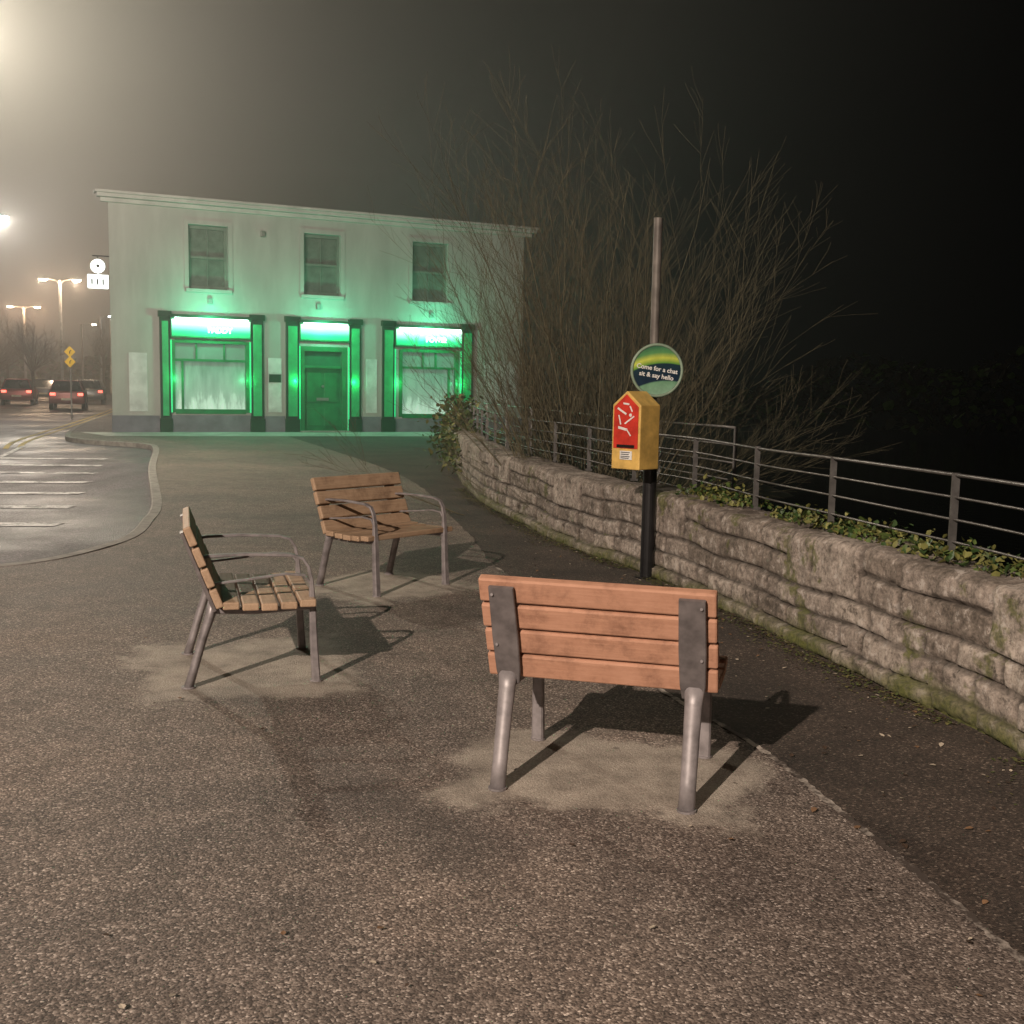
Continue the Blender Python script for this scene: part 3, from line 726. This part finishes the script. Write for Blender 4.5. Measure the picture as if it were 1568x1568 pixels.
# ---------------------------------------------------------------- cars, yellow sign
def car(loc,rot,col,tail=6):
    e=empty('car',loc,rot)
    body=basic('car_paint',col,.3,.3,.1,3)
    prof=[(-2.05,.32),(-2.12,.55),(-2.08,.92),(-1.95,1.0),(1.0,.98),(1.95,.80),(2.1,.6),(2.08,.30)]
    bm=bmesh.new()
    a=[bm.verts.new((-.86,y,z)) for y,z in prof]; c=[bm.verts.new((.86,y,z)) for y,z in prof]
    bm.faces.new(a); bm.faces.new(c[::-1])
    for k in range(len(prof)): bm.faces.new((a[k],c[k],c[(k+1)%len(prof)],a[(k+1)%len(prof)]))
    bmesh.ops.bevel(bm,geom=list(bm.edges),offset=.07,segments=3,profile=.5,affect='EDGES')
    mesh_obj('body',bm,body,e,smooth=True)
    bm=bmesh.new()
    v=[bm.verts.new(q) for q in ((-.78,-1.98,.97),(.78,-1.98,.97),(.78,1.05,.96),(-.78,1.05,.96),(-.58,-1.6,1.47),(.58,-1.6,1.47),(.58,.2,1.5),(-.58,.2,1.5))]
    for f in ((0,1,5,4),(1,2,6,5),(2,3,7,6),(3,0,4,7)): bm.faces.new([v[i] for i in f])
    mesh_obj('windows',bm,M_dark,e)
    bm=bmesh.new(); box(bm,-.62,.62,-1.65,.25,1.472,1.52,.02)
    for s in (-1,1): tube(bm,[(s*.79,-1.98,.98),(s*.6,-1.62,1.49)],.035,6); tube(bm,[(s*.79,1.05,.98),(s*.6,.22,1.5)],.03,6)
    mesh_obj('roof_and_pillars',bm,body,e)
    bm=bmesh.new()
    for s in (-1,1):
        for y in (-1.3,1.3): tube(bm,[(s*.68,y,.31),(s*.88,y,.31)],.31,20)
    mesh_obj('wheels',bm,M_black,e)
    bm=bmesh.new()
    for s in (-1,1): box(bm,s*.66-.13,s*.66+.13,-2.15,-2.05,.74,.88,.02)
    mesh_obj('tail_lights',bm,em('tail_red',(1,.10,.06),tail),e)
    bm=bmesh.new(); box(bm,-.26,.26,-2.15,-2.1,.5,.61); mesh_obj('number_plate',bm,basic('plate',(.6,.55,.4),.5),e)
car((-23.6,59,-.1),.33,(.24,.07,.06),4); car((-29.3,66,-.1),.33,(.28,.04,.035),5); car((-32.4,77,-.1),.33,(.10,.10,.11),6)
car((-31.0,82,-.1),.33,(.40,.40,.40),4); car((-36.4,82,-.1),.33,(.20,.05,.045),6); car((-27.4,72,-.1),.33,(.30,.29,.28),4)
e=empty('yellow_road_sign',(-17.9,45,-.1))
bm=bmesh.new(); tube(bm,[(0,0,0),(0,0,2.9)],.035,8); mesh_obj('pole',bm,M_galv,e)
bm=bmesh.new()
for z in (2.3,2.7):
    M=Matrix.Translation((0,-.045,z))@Matrix.Rotation(math.pi/4,4,'Y'); box(bm,-.16,.16,-.006,.006,-.16,.16,.01,M)
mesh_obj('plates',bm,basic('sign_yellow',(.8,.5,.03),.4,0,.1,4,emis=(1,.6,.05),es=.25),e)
bm=bmesh.new()
for z in (2.3,2.7): tube(bm,[(0,-.055,z-.07),(0,-.055,z+.02),(.06,-.055,z+.07)],.018,5)
mesh_obj('arrows',bm,M_black,e)
M_dktree=basic('night_foliage',(.012,.015,.009),.9,0,.4,5)
pts=[]
for _ in range(5000):
    x=random.uniform(14,120); h=5.5+4.5*noise.noise(Vector((x*.08,0,0)))
    pts.append((x,95+random.gauss(0,2.5)-x*.2,-1.5+random.random()**.7*h))
leafmesh('far_bank_trees',pts,.9,[M_dktree,ivy[0],M_dktree])
pts=[]
for _ in range(5500):
    x=random.uniform(-95,-22); h=4.5+3.5*noise.noise(Vector((x*.11,0,2)))
    pts.append((x,150+random.gauss(0,2.5),random.random()**.7*h))
leafmesh('distant_trees',pts,1.0,[M_bark2,ivy[0],ivy[1]])

# ---------------------------------------------------------------- night mist over the street
t=NT('mist_volume')
vs=t.n('ShaderNodeVolumeScatter',{'Color':(1,1,1,1),'Density':.0055,'Anisotropy':.5})
t.t.links.new(vs.outputs[0],t.out.inputs['Volume'])
bm=bmesh.new(); box(bm,-70,6,9.5,110,-.09,22); mesh_obj('mist',bm,t.m)

# ---------------------------------------------------------------- world (night sky with street-light haze), camera
wd=bpy.data.worlds.new('World'); scene.world=wd; wd.use_nodes=True
nt=wd.node_tree; nd=nt.nodes; lk=nt.links
bg=nd['Background']
tc=nd.new('ShaderNodeTexCoord')
def wm(op,a,b=0.0):
    m=nd.new('ShaderNodeMath'); m.operation=op
    for i,v in enumerate((a,b)):
        if isinstance(v,bpy.types.NodeSocket): lk.new(v,m.inputs[i])
        else: m.inputs[i].default_value=v
    return m.outputs[0]
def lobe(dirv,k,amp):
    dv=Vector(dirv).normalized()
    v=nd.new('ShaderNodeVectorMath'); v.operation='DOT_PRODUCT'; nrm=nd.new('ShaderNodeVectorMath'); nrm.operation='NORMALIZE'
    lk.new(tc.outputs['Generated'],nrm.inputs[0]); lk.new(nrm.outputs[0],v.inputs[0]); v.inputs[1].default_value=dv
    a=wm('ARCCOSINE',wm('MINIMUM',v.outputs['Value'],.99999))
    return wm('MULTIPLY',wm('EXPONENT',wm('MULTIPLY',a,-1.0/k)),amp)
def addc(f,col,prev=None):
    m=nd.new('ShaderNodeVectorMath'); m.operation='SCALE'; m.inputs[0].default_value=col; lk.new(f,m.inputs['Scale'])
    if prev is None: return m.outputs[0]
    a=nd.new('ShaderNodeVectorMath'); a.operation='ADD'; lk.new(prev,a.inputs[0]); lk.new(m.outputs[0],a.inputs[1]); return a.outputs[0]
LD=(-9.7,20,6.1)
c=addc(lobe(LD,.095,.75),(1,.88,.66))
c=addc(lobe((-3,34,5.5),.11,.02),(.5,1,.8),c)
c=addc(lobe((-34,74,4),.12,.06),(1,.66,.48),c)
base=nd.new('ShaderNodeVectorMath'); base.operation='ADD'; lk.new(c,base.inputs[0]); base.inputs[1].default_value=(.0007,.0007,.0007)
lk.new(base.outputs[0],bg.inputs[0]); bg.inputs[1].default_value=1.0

cam=bpy.data.cameras.new('camera'); co=bpy.data.objects.new('camera',cam); link(co)
cam.sensor_width=36; cam.lens=36*1697/1568; cam.clip_end=1500; cam.clip_start=.05
th=math.radians(6.52); ro=math.radians(1.1); cc,ss=math.cos(-ro),math.sin(-ro)
X=Vector((cc,-ss*math.sin(th),-ss*math.cos(th))); Dn=Vector((-ss,-cc*math.sin(th),-cc*math.cos(th))); F=Vector((0,math.cos(th),-math.sin(th)))
Mx=Matrix.Identity(4)
for i in range(3): Mx[i][0]=X[i]; Mx[i][1]=-Dn[i]; Mx[i][2]=-F[i]
Mx.translation=Vector((0,0,1.6)); co.matrix_world=Mx
scene.camera=co
